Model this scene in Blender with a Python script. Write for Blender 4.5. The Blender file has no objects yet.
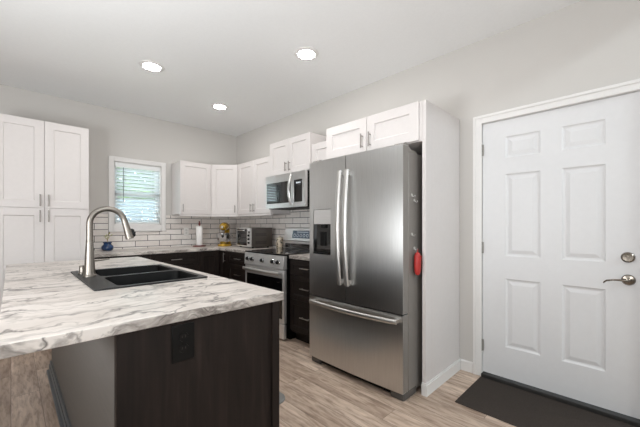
import bpy, bmesh, math, random
from mathutils import Vector, Matrix
random.seed(7)
SC = bpy.context.scene
COL = SC.collection
V = Vector

# ------------------------------------------------------------------ camera
FPX, YAW = 312.84, 44.655
cam_d = bpy.data.cameras.new('camera')
cam = bpy.data.objects.new('camera', cam_d)
COL.objects.link(cam)
cam.location = (-2.736, -4.793, 1.2264)
cam.rotation_euler = (math.radians(90), 0, math.radians(-YAW))
cam_d.sensor_fit = 'HORIZONTAL'
cam_d.sensor_width = 36.0
cam_d.lens = FPX / 640 * 36
cam_d.shift_y = 12.0 / 640
cam_d.clip_start = 0.02
SC.camera = cam

# ------------------------------------------------------------------ exposure, sky, large lights
SC.view_settings.view_transform = 'Standard'
SC.view_settings.look = 'None'
SC.view_settings.exposure = -0.67
SC.view_settings.gamma = 1.0
SC.view_settings.use_curve_mapping = False

world = bpy.data.worlds.new('overcast_sky')
SC.world = world
world.use_nodes = True
bg = world.node_tree.nodes['Background']
bg.inputs['Color'].default_value = (0.86, 0.95, 1.0, 1)
bg.inputs['Strength'].default_value = 17.0


def area(name, loc, target, sx, sy, power, color):
    d = bpy.data.lights.new(name, 'AREA')
    d.shape = 'RECTANGLE'
    d.size, d.size_y, d.energy, d.color = sx, sy, power, color
    o = bpy.data.objects.new(name, d)
    COL.objects.link(o)
    o.location = loc
    o.rotation_euler = (V(target) - V(loc)).to_track_quat('-Z', 'Y').to_euler()
    return o


# living room gable window daylight, plus two unseen area lights added as fill
area('gable_daylight', (-1.6, -8.9, 3.95), (-0.9, -4.0, 2.0), 2.4, 0.35, 165, (0.86, 0.96, 1.0))
area('living_fill', (-3.2, -9.4, 1.35), (-2.6, -4.0, 1.6), 3.4, 2.0, 9, (0.95, 0.98, 1.0))
area('side_fill', (-6.4, -4.2, 1.5), (-2.0, -3.6, 1.7), 3.4, 2.2, 42, (0.96, 0.98, 1.0))
# two added fill lights aimed up at the ceiling, beside and behind the camera
area('ceiling_fill', (-3.7, -3.5, 1.2), (-2.6, -2.9, 2.743), 0.9, 0.9, 84, (0.95, 0.98, 1.0))
area('ceiling_fill', (-2.7, -5.3, 1.3), (-2.0, -4.0, 2.743), 0.9, 0.9, 36, (0.97, 0.98, 1.0))
LAMP = 200.0          # emission strength of each recessed lamp's lens


# ------------------------------------------------------------------ mesh helper
class MB:
    def __init__(self, M=None):
        self.v, self.f, self.M = [], [], M

    def add(self, vs, fs):
        b = len(self.v)
        self.v += [V(p) for p in vs]
        self.f += [tuple(i + b for i in f) for f in fs]
        return self

    def box(self, x0, x1, y0, y1, z0, z1):
        x0, x1 = min(x0, x1), max(x0, x1)
        y0, y1 = min(y0, y1), max(y0, y1)
        z0, z1 = min(z0, z1), max(z0, z1)
        vs = [(x, y, z) for z in (z0, z1) for y in (y0, y1) for x in (x0, x1)]
        return self.add(vs, [(0, 2, 3, 1), (4, 5, 7, 6), (0, 1, 5, 4), (2, 6, 7, 3), (0, 4, 6, 2), (1, 3, 7, 5)])

    def tube(self, pts, r, seg=12, cap=True, sx=1.0, up=None):
        pts = [V(p) for p in pts]
        n = len(pts)
        rs = r if isinstance(r, (list, tuple)) else [r] * n
        vs, fs = [], []
        prev = V(up) if up else None
        for i, p in enumerate(pts):
            d = (pts[min(i + 1, n - 1)] - pts[max(i - 1, 0)]).normalized()
            if prev is None:
                prev = V((0, 0, 1)) if abs(d.z) < .9 else V((1, 0, 0))
            a = (prev - d * prev.dot(d)).normalized()
            b = d.cross(a)
            prev = a
            for k in range(seg):
                t = 2 * math.pi * k / seg
                vs.append(p + a * (math.cos(t) * rs[i]) + b * (math.sin(t) * rs[i] * sx))
        for i in range(n - 1):
            for k in range(seg):
                k2 = (k + 1) % seg
                fs.append((i * seg + k, i * seg + k2, (i + 1) * seg + k2, (i + 1) * seg + k))
        if cap:
            fs.append(tuple(range(seg))[::-1])
            fs.append(tuple((n - 1) * seg + k for k in range(seg)))
        return self.add(vs, fs)

    def cyl(self, p0, p1, r, seg=20, r2=None):
        return self.tube([p0, p1], [r, r if r2 is None else r2], seg)

    def lathe(self, c, prof, seg=28, axis=(0, 0, 1)):
        ax = V(axis).normalized()
        a = ax.orthogonal().normalized()
        b = ax.cross(a)
        c = V(c)
        vs, fs = [], []
        for r, h in prof:
            for k in range(seg):
                t = 2 * math.pi * k / seg
                vs.append(c + ax * h + (a * math.cos(t) + b * math.sin(t)) * max(r, 1e-5))
        for i in range(len(prof) - 1):
            for k in range(seg):
                k2 = (k + 1) % seg
                fs.append((i * seg + k, i * seg + k2, (i + 1) * seg + k2, (i + 1) * seg + k))
        return self.add(vs, fs)

    def prism(self, poly, z0, z1):
        n = len(poly)
        vs = [(x, y, z0) for x, y in poly] + [(x, y, z1) for x, y in poly]
        fs = [tuple(range(n))[::-1], tuple(range(n, 2 * n))]
        fs += [(i, (i + 1) % n, n + (i + 1) % n, n + i) for i in range(n)]
        return self.add(vs, fs)

    def prism_y(self, poly, y0, y1):
        """poly in (x, z), extruded along y"""
        n = len(poly)
        vs = [(x, y0, z) for x, z in poly] + [(x, y1, z) for x, z in poly]
        fs = [tuple(range(n)), tuple(range(n, 2 * n))[::-1]]
        fs += [(i, n + i, n + (i + 1) % n, (i + 1) % n) for i in range(n)]
        return self.add(vs, fs)

    def slab(self, o, u, n, w, h, t, panels=(), prof=(), cuts_u=(), cuts_v=(), fn=None):
        """slab: corner o of the FRONT face, width w along u, height h along z, outward normal n,
        panels (u0,u1,v0,v1) with an inset profile [(inset, depth), ...]"""
        o, u, n = V(o), V(u).normalized(), V(n).normalized()
        z = V((0, 0, 1))

        def q(a, b, d=0.0):
            p = o + u * a + z * b - n * d
            if fn:
                p = p + fn(a, b, d)
            return p
        us = sorted({0.0, w, *cuts_u, *[p[0] for p in panels], *[p[1] for p in panels]})
        vs_ = sorted({0.0, h, *cuts_v, *[p[2] for p in panels], *[p[3] for p in panels]})
        for i in range(len(us) - 1):
            for j in range(len(vs_) - 1):
                a, b, c, d = us[i], us[i + 1], vs_[j], vs_[j + 1]
                mu, mv = (a + b) / 2, (c + d) / 2
                if any(p[0] < mu < p[1] and p[2] < mv < p[3] for p in panels):
                    continue
                self.add([q(a, c), q(b, c), q(b, d), q(a, d)], [(0, 1, 2, 3)])
        for p in panels:
            loops = [(p[0], p[1], p[2], p[3], 0.0)]
            for ins, dep in prof:
                loops.append((p[0] + ins, p[1] - ins, p[2] + ins, p[3] - ins, dep))
            for L0, L1 in zip(loops[:-1], loops[1:]):
                A = [q(L0[0], L0[2], L0[4]), q(L0[1], L0[2], L0[4]), q(L0[1], L0[3], L0[4]), q(L0[0], L0[3], L0[4])]
                B = [q(L1[0], L1[2], L1[4]), q(L1[1], L1[2], L1[4]), q(L1[1], L1[3], L1[4]), q(L1[0], L1[3], L1[4])]
                self.add(A + B, [(k, (k + 1) % 4, 4 + (k + 1) % 4, 4 + k) for k in range(4)])
            L = loops[-1]
            self.add([q(L[0], L[2], L[4]), q(L[1], L[2], L[4]), q(L[1], L[3], L[4]), q(L[0], L[3], L[4])], [(0, 1, 2, 3)])
        # sides and back
        for i in range(len(us) - 1):
            a, b = us[i], us[i + 1]
            self.add([q(a, 0), q(b, 0), q(b, 0, t), q(a, 0, t)], [(0, 3, 2, 1)])
            self.add([q(a, h), q(b, h), q(b, h, t), q(a, h, t)], [(0, 1, 2, 3)])
            self.add([q(a, 0, t), q(b, 0, t), q(b, h, t), q(a, h, t)], [(0, 3, 2, 1)])
        for j in range(len(vs_) - 1):
            c, d = vs_[j], vs_[j + 1]
            self.add([q(0, c), q(0, d), q(0, d, t), q(0, c, t)], [(0, 1, 2, 3)])
            self.add([q(w, c), q(w, d), q(w, d, t), q(w, c, t)], [(0, 3, 2, 1)])
        return self

    def build(self, name, mat, parent=None, label=None, bevel=0.0, smooth=True, seg=2):
        me = bpy.data.meshes.new(name)
        off = V((0, 0, 0))
        p = parent
        while p is not None:
            off += V(p.location)
            p = p.parent
        vs = [(self.M @ p if self.M else p) - off for p in self.v]
        me.from_pydata([tuple(p) for p in vs], [], self.f)
        bm = bmesh.new()
        bm.from_mesh(me)
        bmesh.ops.remove_doubles(bm, verts=bm.verts, dist=1e-5)
        bmesh.ops.recalc_face_normals(bm, faces=bm.faces)
        bm.to_mesh(me)
        bm.free()
        me.materials.append(mat)
        if smooth:
            me.polygons.foreach_set('use_smooth', [True] * len(me.polygons))
            me.set_sharp_from_angle(angle=math.radians(35))
        o = bpy.data.objects.new(name, me)
        COL.objects.link(o)
        if parent is not None:
            o.parent = parent
        if label:
            o['label'] = label
        if bevel:
            m = o.modifiers.new('edge', 'BEVEL')
            m.width, m.segments, m.limit_method, m.angle_limit = bevel, seg, 'ANGLE', math.radians(40)
            m.harden_normals = False
        return o


def thing(name, label, cat, loc=(0, 0, 0), group=None):
    o = bpy.data.objects.new(name, None)
    COL.objects.link(o)
    o.location = loc
    o.empty_display_size = 0.05
    o['label'], o['category'] = label, cat
    if group:
        o['group'] = group
    return o


def tag(o, label, cat, group=None):
    o['label'], o['category'] = label, cat
    if group:
        o['group'] = group
    return o


def struct(o, label=None):
    o['kind'] = 'structure'
    if label:
        o['label'] = label
    return o


def struct_root(name, loc):
    o = bpy.data.objects.new(name, None)
    COL.objects.link(o)
    o.location = loc
    o['kind'] = 'structure'
    return o


# ------------------------------------------------------------------ materials
def srgb(r, g, b):
    def f(c):
        c /= 255
        return c / 12.92 if c <= .04045 else ((c + .055) / 1.055) ** 2.4
    return (f(r), f(g), f(b), 1)


def new_mat(name):
    m = bpy.data.materials.new(name)
    m.use_nodes = True
    nt = m.node_tree
    return m, nt, nt.nodes['Principled BSDF']


def node(nt, kind, **kw):
    n = nt.nodes.new(kind)
    for k, v in kw.items():
        setattr(n, k, v)
    return n


def coords(nt, scale=(1, 1, 1), loc=(0, 0, 0), rot=(0, 0, 0), src='Object'):
    tc = node(nt, 'ShaderNodeTexCoord')
    mp = node(nt, 'ShaderNodeMapping')
    mp.inputs['Scale'].default_value = scale
    mp.inputs['Location'].default_value = loc
    mp.inputs['Rotation'].default_value = rot
    nt.links.new(tc.outputs[src], mp.inputs['Vector'])
    return mp.outputs['Vector']


def noise(nt, vec, scale=5, detail=4, rough=.55, dist=0.0):
    n = node(nt, 'ShaderNodeTexNoise')
    n.inputs['Scale'].default_value = scale
    n.inputs['Detail'].default_value = detail
    n.inputs['Roughness'].default_value = rough
    n.inputs['Distortion'].default_value = dist
    nt.links.new(vec, n.inputs['Vector'])
    return n.outputs['Fac']


def ramp(nt, fac, stops):
    r = node(nt, 'ShaderNodeValToRGB')
    el = r.color_ramp.elements
    while len(el) < len(stops):
        el.new(0.5)
    for e, (p, c) in zip(el, stops):
        e.position, e.color = p, c
    nt.links.new(fac, r.inputs['Fac'])
    return r.outputs['Color']


def mixc(nt, fac, a, b, mode='MIX'):
    m = node(nt, 'ShaderNodeMix', data_type='RGBA', blend_type=mode)
    for s, val in ((m.inputs['Factor'], fac), (m.inputs[6], a), (m.inputs[7], b)):
        if isinstance(val, bpy.types.NodeSocket):
            nt.links.new(val, s)
        else:
            s.default_value = val
    return m.outputs[2]


def bump(nt, bsdf, height, strength=.2, dist=.002):
    b = node(nt, 'ShaderNodeBump')
    b.inputs['Strength'].default_value = strength
    b.inputs['Distance'].default_value = dist
    nt.links.new(height, b.inputs['Height'])
    nt.links.new(b.outputs['Normal'], bsdf.inputs['Normal'])


def plain(name, col, rough=.5, metal=0.0, var=.04, vscale=(30, 30, 30), spec=.5, bumpy=0.0, coat=0.0):
    m, nt, b = new_mat(name)
    f = noise(nt, coords(nt, vscale), 1.0, 3)
    lo = tuple(c * (1 - var) for c in col[:3]) + (1,)
    hi = tuple(min(1, c * (1 + var)) for c in col[:3]) + (1,)
    nt.links.new(ramp(nt, f, [(.3, lo), (.7, hi)]), b.inputs['Base Color'])
    b.inputs['Roughness'].default_value = rough
    b.inputs['Metallic'].default_value = metal
    b.inputs['Specular IOR Level'].default_value = spec
    b.inputs['Coat Weight'].default_value = coat
    b.inputs['Coat Roughness'].default_value = .05
    if bumpy:
        bump(nt, b, f, bumpy, .001)
    return m


M_WALL = plain('painted_wall', srgb(205, 202, 198), .85, var=.01, vscale=(120, 120, 120), bumpy=.15, spec=.2)
M_CEIL = plain('ceiling_paint', srgb(240, 241, 241), .9, var=.012, vscale=(60, 60, 60), bumpy=.3, spec=.2)
M_TRIM = plain('white_trim_paint', srgb(228, 226, 224), .4, var=.01)
M_DOOR = plain('white_door_paint', srgb(221, 221, 222), .42, var=.01)
M_CAB = plain('white_cabinet_paint', srgb(218, 213, 211), .42, var=.012)
M_NICKEL = plain('brushed_nickel', srgb(134, 128, 121), .36, 1.0, var=.08, vscale=(40, 40, 400))
M_PULL = plain('satin_nickel_pull', srgb(156, 151, 146), .34, 1.0, var=.05)
M_BLACK = plain('black_plastic', srgb(7, 7, 7), .42, var=.1, spec=.25)
M_BLKGLASS = plain('black_glass', srgb(8, 8, 9), .04, var=.1, spec=.95)
M_HANDLE = plain('satin_steel_handle', srgb(206, 204, 201), .4, 1.0, var=.03, vscale=(30, 30, 300))
M_LOCK = plain('dark_nickel_lock', srgb(128, 121, 112), .16, 1.0, var=.05)
M_CHROME = plain('chrome', srgb(225, 225, 226), .12, 1.0, var=.02)
M_BASIN = plain('black_basin', srgb(9, 9, 9), .5, spec=.12)
M_SINK = plain('black_composite', srgb(28, 28, 29), .42, spec=.28, var=.25, vscale=(500, 500, 500))
M_RUBBER = plain('dark_threshold', srgb(38, 36, 34), .6, var=.15)
M_MAT = plain('charcoal_mat', srgb(66, 60, 56), .95, var=.25, vscale=(260, 260, 260), bumpy=.5, spec=.1)
M_GREYMAT = plain('grey_cushion_mat', srgb(122, 121, 119), .7, var=.08, vscale=(200, 200, 200), bumpy=.3)
M_PLATE = plain('white_outlet_plastic', srgb(232, 230, 226), .4, var=.01)
M_PAPER = plain('paper_towel', srgb(240, 238, 236), .95, var=.02, vscale=(150, 150, 150), bumpy=.4, spec=.1)
M_CHERRY = plain('red_brown_wood', srgb(104, 42, 36), .4, var=.2, vscale=(20, 20, 120))
M_YELLOW = plain('gold_enamel', srgb(200, 158, 48), .24, .45, var=.04, coat=.5)
M_BOWL = plain('polished_steel', srgb(205, 205, 206), .12, 1.0, var=.02)
M_BLUE = plain('cobalt_glaze', srgb(20, 52, 92), .18, var=.3, vscale=(40, 40, 40), coat=.4)
M_LEAF = plain('green_leaf', srgb(150, 152, 92), .5, var=.25, vscale=(60, 60, 60))
M_STEM = plain('pale_stem', srgb(160, 140, 96), .6, var=.15)
M_RED = plain('red_silicone', srgb(172, 44, 40), .45, var=.08)
M_FRIDGE_SIDE = plain('grey_steel_side', srgb(142, 137, 132), .45, .35, var=.05, vscale=(400, 400, 400))
M_FOOT = plain('grey_foot_cover', srgb(84, 81, 78), .5, var=.05)
M_GASKET = plain('dark_gasket', srgb(36, 35, 34), .6, var=.1)
M_SLAT = plain('white_blind_slat', srgb(236, 238, 238), .45, var=.01)
M_VANE = plain('translucent_blind_slat', srgb(236, 240, 242), .5, var=.01)
_nt = M_VANE.node_tree
_tr = _nt.nodes.new('ShaderNodeBsdfTranslucent')
_tr.inputs['Color'].default_value = (.9, .93, .94, 1)
_mx = _nt.nodes.new('ShaderNodeMixShader')
_mx.inputs[0].default_value = .42
_nt.links.new(_nt.nodes['Principled BSDF'].outputs[0], _mx.inputs[1])
_nt.links.new(_tr.outputs[0], _mx.inputs[2])
_nt.links.new(_mx.outputs[0], _nt.nodes['Material Output'].inputs['Surface'])
M_HOOK = plain('pale_grey_plastic', srgb(186, 183, 178), .4, var=.02)
M_GREYPANEL = plain('taupe_panel', srgb(93, 90, 87), .5, var=.06, vscale=(6, 6, 60))
M_SLATE = plain('slate_blue_base_paint', srgb(92, 94, 98), .4, var=.06)
M_HINGE = plain('hinge_nickel', srgb(150, 147, 142), .4, .4, var=.05)
M_INK = plain('white_print', srgb(214, 222, 230), .5, var=.02)
M_LOGO = plain('grey_badge', srgb(96, 94, 92), .4, .3, var=.02)
M_BARK = plain('tree_bark', srgb(92, 76, 60), .9, var=.3)
M_FENCE = plain('grey_fence_wood', srgb(92, 102, 114), .9, var=.2, vscale=(8, 8, 60))


def make_steel():
    m, nt, b = new_mat('brushed_stainless')
    f = noise(nt, coords(nt, (700, 700, 6)), 1.0, 2)
    nt.links.new(ramp(nt, f, [(.3, srgb(203, 203, 202)), (.7, srgb(217, 217, 216))]), b.inputs['Base Color'])
    b.inputs['Metallic'].default_value = 1
    b.inputs['Roughness'].default_value = .3
    b.inputs['Anisotropic'].default_value = .55
    bump(nt, b, f, .05, .0004)
    return m


def make_steel_light():
    m, nt, b = new_mat('bright_stainless')
    f = noise(nt, coords(nt, (6, 6, 600)), 1.0, 2)
    nt.links.new(ramp(nt, f, [(.3, srgb(212, 211, 210)), (.7, srgb(226, 225, 224))]), b.inputs['Base Color'])
    b.inputs['Metallic'].default_value = .72
    b.inputs['Roughness'].default_value = .34
    return m


def make_espresso():
    m, nt, b = new_mat('espresso_wood')
    f = noise(nt, coords(nt, (34, 34, 2.4)), 1.0, 6, .6, .6)
    nt.links.new(ramp(nt, f, [(.25, srgb(21, 16, 14)), (.55, srgb(33, 26, 23)), (.8, srgb(47, 38, 34))]), b.inputs['Base Color'])
    b.inputs['Roughness'].default_value = .5
    b.inputs['Specular IOR Level'].default_value = .22
    bump(nt, b, f, .15, .0008)
    return m


def make_marble():
    m, nt, b = new_mat('marble_laminate')
    v = coords(nt, (1, 1, 1))
    # warp the coordinates so that the veins wander
    n1 = node(nt, 'ShaderNodeTexNoise')
    n1.inputs['Scale'].default_value = 2.6
    n1.inputs['Detail'].default_value = 5
    nt.links.new(v, n1.inputs['Vector'])
    wa = node(nt, 'ShaderNodeVectorMath', operation='MULTIPLY_ADD')
    wa.inputs[1].default_value = (.34, .34, .34)
    nt.links.new(n1.outputs['Color'], wa.inputs[0])
    nt.links.new(v, wa.inputs[2])
    mp = node(nt, 'ShaderNodeMapping')
    mp.inputs['Rotation'].default_value = (.5, .55, math.radians(14))
    mp.inputs['Scale'].default_value = (1.5, 4.6, 3.0)
    nt.links.new(wa.outputs[0], mp.inputs['Vector'])
    geo = node(nt, 'ShaderNodeNewGeometry')
    sx_ = node(nt, 'ShaderNodeSeparateXYZ')
    nt.links.new(geo.outputs['True Normal'], sx_.inputs[0])
    ab = node(nt, 'ShaderNodeMath', operation='ABSOLUTE')
    nt.links.new(sx_.outputs['Z'], ab.inputs[0])
    ed = node(nt, 'ShaderNodeMath', operation='LESS_THAN')
    ed.inputs[1].default_value = .6
    nt.links.new(ab.outputs[0], ed.inputs[0])
    me_ = node(nt, 'ShaderNodeMapping')
    me_.inputs['Rotation'].default_value = (math.radians(38), math.radians(-46), 0)
    me_.inputs['Scale'].default_value = (3.2, 3.2, 9.0)
    nt.links.new(wa.outputs[0], me_.inputs['Vector'])
    mv = node(nt, 'ShaderNodeMix', data_type='VECTOR')
    nt.links.new(ed.outputs[0], mv.inputs['Factor'])
    nt.links.new(mp.outputs['Vector'], mv.inputs[4])
    nt.links.new(me_.outputs['Vector'], mv.inputs[5])
    wv = mv.outputs[1]

    def vein(scale, width, detail, rough=.5):
        f = noise(nt, wv, scale, detail, rough)
        s = node(nt, 'ShaderNodeMath', operation='SUBTRACT')
        s.inputs[1].default_value = .5
        nt.links.new(f, s.inputs[0])
        a = node(nt, 'ShaderNodeMath', operation='ABSOLUTE')
        nt.links.new(s.outputs[0], a.inputs[0])
        d = node(nt, 'ShaderNodeMath', operation='DIVIDE', use_clamp=True)
        d.inputs[1].default_value = width
        nt.links.new(a.outputs[0], d.inputs[0])
        i = node(nt, 'ShaderNodeMath', operation='SUBTRACT')
        i.inputs[0].default_value = 1
        nt.links.new(d.outputs[0], i.inputs[1])
        return i.outputs[0]
    mask = node(nt, 'ShaderNodeMapRange')
    mask.inputs['From Min'].default_value = .42
    mask.inputs['From Max'].default_value = .62
    nt.links.new(noise(nt, v, 2.1, 2), mask.inputs['Value'])

    def mul(a, k):
        q = node(nt, 'ShaderNodeMath', operation='MULTIPLY')
        for s, x in zip(q.inputs, (a, k)):
            if isinstance(x, bpy.types.NodeSocket):
                nt.links.new(x, s)
            else:
                s.default_value = x
        return q.outputs[0]
    base = ramp(nt, noise(nt, wv, 1.3, 5), [(.3, srgb(194, 185, 178)), (.5, srgb(209, 201, 194)), (.75, srgb(218, 211, 205))])
    c1 = mixc(nt, mul(vein(1.0, .04, 6), .32), base, srgb(150, 140, 132))
    c2 = mixc(nt, mul(vein(2.3, .03, 5), .34), c1, srgb(140, 131, 124))
    c3 = mixc(nt, mul(mul(vein(.62, .024, 7, .6), mask.outputs[0]), .95), c2, srgb(72, 67, 64))
    # fine branching cracks
    n2 = node(nt, 'ShaderNodeTexNoise')
    n2.inputs['Scale'].default_value = 7
    n2.inputs['Detail'].default_value = 4
    nt.links.new(v, n2.inputs['Vector'])
    w2 = node(nt, 'ShaderNodeVectorMath', operation='MULTIPLY_ADD')
    w2.inputs[1].default_value = (.8, .8, .8)
    nt.links.new(n2.outputs['Color'], w2.inputs[0])
    nt.links.new(wv, w2.inputs[2])
    vo = node(nt, 'ShaderNodeTexVoronoi', feature='DISTANCE_TO_EDGE')
    vo.inputs['Scale'].default_value = 1.25
    nt.links.new(w2.outputs[0], vo.inputs['Vector'])
    cr_ = node(nt, 'ShaderNodeMapRange')
    cr_.inputs['From Min'].default_value = .0
    cr_.inputs['From Max'].default_value = .036
    cr_.inputs['To Min'].default_value = 1
    cr_.inputs['To Max'].default_value = 0
    nt.links.new(vo.outputs['Distance'], cr_.inputs['Value'])
    m2 = node(nt, 'ShaderNodeMapRange')
    m2.inputs['From Min'].default_value = .38
    m2.inputs['From Max'].default_value = .52
    nt.links.new(noise(nt, v, 3.4, 3), m2.inputs['Value'])
    c4 = mixc(nt, mul(mul(cr_.outputs[0], m2.outputs[0]), .9), c3, srgb(70, 63, 59))
    c5 = mixc(nt, mul(mul(vein(.9, .10, 6, .6), ed.outputs[0]), .75), c4, srgb(96, 88, 83))  # edge veins of the laminate, strengthened to put the edge's shade into colour
    nt.links.new(c5, b.inputs['Base Color'])
    b.inputs['Roughness'].default_value = .33
    return m


def make_floor():
    m, nt, b = new_mat('vinyl_planks')
    tc = node(nt, 'ShaderNodeTexCoord')
    sp = node(nt, 'ShaderNodeSeparateXYZ')
    cb = node(nt, 'ShaderNodeCombineXYZ')
    nt.links.new(tc.outputs['Object'], sp.inputs[0])
    nt.links.new(sp.outputs['Y'], cb.inputs['X'])
    nt.links.new(sp.outputs['X'], cb.inputs['Y'])
    br = node(nt, 'ShaderNodeTexBrick', offset=.37, offset_frequency=2)
    br.inputs['Scale'].default_value = 1
    br.inputs['Brick Width'].default_value = 1.22
    br.inputs['Row Height'].default_value = .152
    br.inputs['Mortar Size'].default_value = .0012
    br.inputs['Color1'].default_value = (0, 0, 0, 1)
    br.inputs['Color2'].default_value = (1, 1, 1, 1)
    br.inputs['Mortar'].default_value = (.5, .5, .5, 1)
    nt.links.new(cb.outputs[0], br.inputs['Vector'])
    # shift the grain by a random amount on each plank
    sh = node(nt, 'ShaderNodeVectorMath', operation='MULTIPLY_ADD')
    sh.inputs[1].default_value = (7.3, 3.1, 0)
    nt.links.new(br.outputs['Color'], sh.inputs[0])
    nt.links.new(tc.outputs['Object'], sh.inputs[2])
    mp = node(nt, 'ShaderNodeMapping')
    mp.inputs['Scale'].default_value = (16, 1.5, 1)
    nt.links.new(sh.outputs[0], mp.inputs['Vector'])
    grain = noise(nt, mp.outputs[0], 1.0, 7, .62, .7)
    mp2 = node(nt, 'ShaderNodeMapping')
    mp2.inputs['Scale'].default_value = (5, .9, 1)
    nt.links.new(sh.outputs[0], mp2.inputs['Vector'])
    blotch = noise(nt, mp2.outputs[0], 1.0, 3, .5, .4)
    c = ramp(nt, grain, [(.28, srgb(118, 97, 83)), (.42, srgb(184, 162, 145)), (.58, srgb(224, 205, 189)), (.78, srgb(244, 230, 217))])
    c = mixc(nt, .42, c, ramp(nt, blotch, [(.34, srgb(148, 126, 110)), (.64, srgb(232, 214, 199))]))
    mp3 = node(nt, 'ShaderNodeMapping')
    mp3.inputs['Scale'].default_value = (46, 7, 1)
    nt.links.new(sh.outputs[0], mp3.inputs['Vector'])
    speck = noise(nt, mp3.outputs[0], 1.0, 4, .6, .3)
    c = mixc(nt, .55, c, ramp(nt, speck, [(.34, srgb(150, 132, 118)), (.55, (1, 1, 1, 1))]), 'MULTIPLY')
    tint = ramp(nt, br.outputs['Color'], [(0, srgb(214, 206, 198)), (1, srgb(255, 252, 248))])
    c = mixc(nt, .8, c, tint, 'MULTIPLY')
    c = mixc(nt, br.outputs['Fac'], c, srgb(96, 82, 72))
    nt.links.new(c, b.inputs['Base Color'])
    b.inputs['Roughness'].default_value = .42
    bump(nt, b, grain, .12, .001)
    return m


def make_tile(name, axis, shift):
    m, nt, b = new_mat(name)
    tc = node(nt, 'ShaderNodeTexCoord')
    sp = node(nt, 'ShaderNodeSeparateXYZ')
    cb = node(nt, 'ShaderNodeCombineXYZ')
    nt.links.new(tc.outputs['Object'], sp.inputs[0])
    for src, dst, k in ((axis, 'X', shift), ('Z', 'Y', -.938 + .0786 * 20)):
        a = node(nt, 'ShaderNodeMath', operation='ADD')
        a.inputs[1].default_value = k
        nt.links.new(sp.outputs[src], a.inputs[0])
        nt.links.new(a.outputs[0], cb.inputs[dst])
    br = node(nt, 'ShaderNodeTexBrick', offset=.5, offset_frequency=2)
    br.inputs['Scale'].default_value = 1
    br.inputs['Brick Width'].default_value = .305
    br.inputs['Row Height'].default_value = .0786
    br.inputs['Mortar Size'].default_value = .0036
    br.inputs['Mortar Smooth'].default_value = .1
    br.inputs['Color1'].default_value = srgb(230, 223, 218)
    br.inputs['Color2'].default_value = srgb(244, 240, 236)
    br.inputs['Mortar'].default_value = srgb(44, 40, 39)
    nt.links.new(cb.outputs[0], br.inputs['Vector'])
    f = noise(nt, tc.outputs['Object'], 16, 4)
    c = mixc(nt, .2, br.outputs['Color'], ramp(nt, f, [(.3, srgb(190, 180, 174)), (.7, srgb(255, 255, 255))]), 'MULTIPLY')
    nt.links.new(c, b.inputs['Base Color'])
    b.inputs['Roughness'].default_value = .28
    inv = node(nt, 'ShaderNodeMath', operation='SUBTRACT')
    inv.inputs[0].default_value = 1
    nt.links.new(br.outputs['Fac'], inv.inputs[1])
    bump(nt, b, inv.outputs[0], .5, .002)
    return m


def make_glass():
    m = bpy.data.materials.new('window_glass')
    m.use_nodes = True
    nt = m.node_tree
    nt.nodes.clear()
    out = node(nt, 'ShaderNodeOutputMaterial')
    tr = node(nt, 'ShaderNodeBsdfTransparent')
    tr.inputs['Color'].default_value = (.94, .97, .97, 1)
    gl = node(nt, 'ShaderNodeBsdfGlossy')
    gl.inputs['Roughness'].default_value = .02
    fr = node(nt, 'ShaderNodeFresnel')
    fr.inputs['IOR'].default_value = 1.3
    mx = node(nt, 'ShaderNodeMixShader')
    nt.links.new(fr.outputs[0], mx.inputs[0])
    nt.links.new(tr.outputs[0], mx.inputs[1])
    nt.links.new(gl.outputs[0], mx.inputs[2])
    nt.links.new(mx.outputs[0], out.inputs['Surface'])
    return m


def make_emit(name, col, strength):
    m, nt, b = new_mat(name)
    b.inputs['Base Color'].default_value = (.8, .8, .8, 1)
    b.inputs['Emission Color'].default_value = col
    b.inputs['Emission Strength'].default_value = strength
    return m


def make_canister():
    m, nt, b = new_mat('patterned_ceramic')
    v = node(nt, 'ShaderNodeTexVoronoi')
    v.inputs['Scale'].default_value = 34
    nt.links.new(coords(nt), v.inputs['Vector'])
    nt.links.new(ramp(nt, v.outputs['Distance'], [(.36, srgb(48, 38, 32)), (.5, srgb(206, 192, 170))]), b.inputs['Base Color'])
    b.inputs['Roughness'].default_value = .35
    return m


def make_foliage(name, c0, c1):
    m, nt, b = new_mat(name)
    nt.links.new(ramp(nt, noise(nt, coords(nt), 5, 5), [(.3, c0), (.7, c1)]), b.inputs['Base Color'])
    b.inputs['Roughness'].default_value = .7
    return m


M_STEEL, M_STEEL_L, M_ESP, M_MARBLE, M_FLOOR = make_steel(), make_steel_light(), make_espresso(), make_marble(), make_floor()
M_TILE_B, M_TILE_R = make_tile('subway_tile', 'X', 1.3815), make_tile('subway_tile_side', 'Y', 1.0475)
M_GLASS, M_LENS = make_glass(), make_emit('lamp_lens', (1.0, .975, .94, 1), LAMP)
M_CANISTER = make_canister()
M_GREEN = make_foliage('tree_foliage', srgb(70, 98, 50), srgb(132, 160, 96))
M_LAWN = make_foliage('lawn_grass', srgb(92, 110, 72), srgb(134, 148, 108))
M_LCD = plain('blue_grey_display', srgb(70, 84, 100), .2, var=.05)

# ------------------------------------------------------------------ room shell
XL, YB, H, HL, YE = -6.6, -9.6, 2.743, 4.3, -5.55
struct(MB().box(XL, 0.12, YB, .12, -.12, 0).build('floor', M_FLOOR, smooth=False), 'greyish tan wood look plank floor')
struct(MB().box(XL, 0.12, YE, .12, H, H + .14).build('ceiling', M_CEIL, smooth=False), 'flat white kitchen ceiling')
struct(MB().box(XL, 0.12, YB, YE + .01, HL, HL + .12).box(XL, 0.12, YE - .0, YE + .1, H + .14, HL).build('ceiling_living', M_CEIL, smooth=False))

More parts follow.
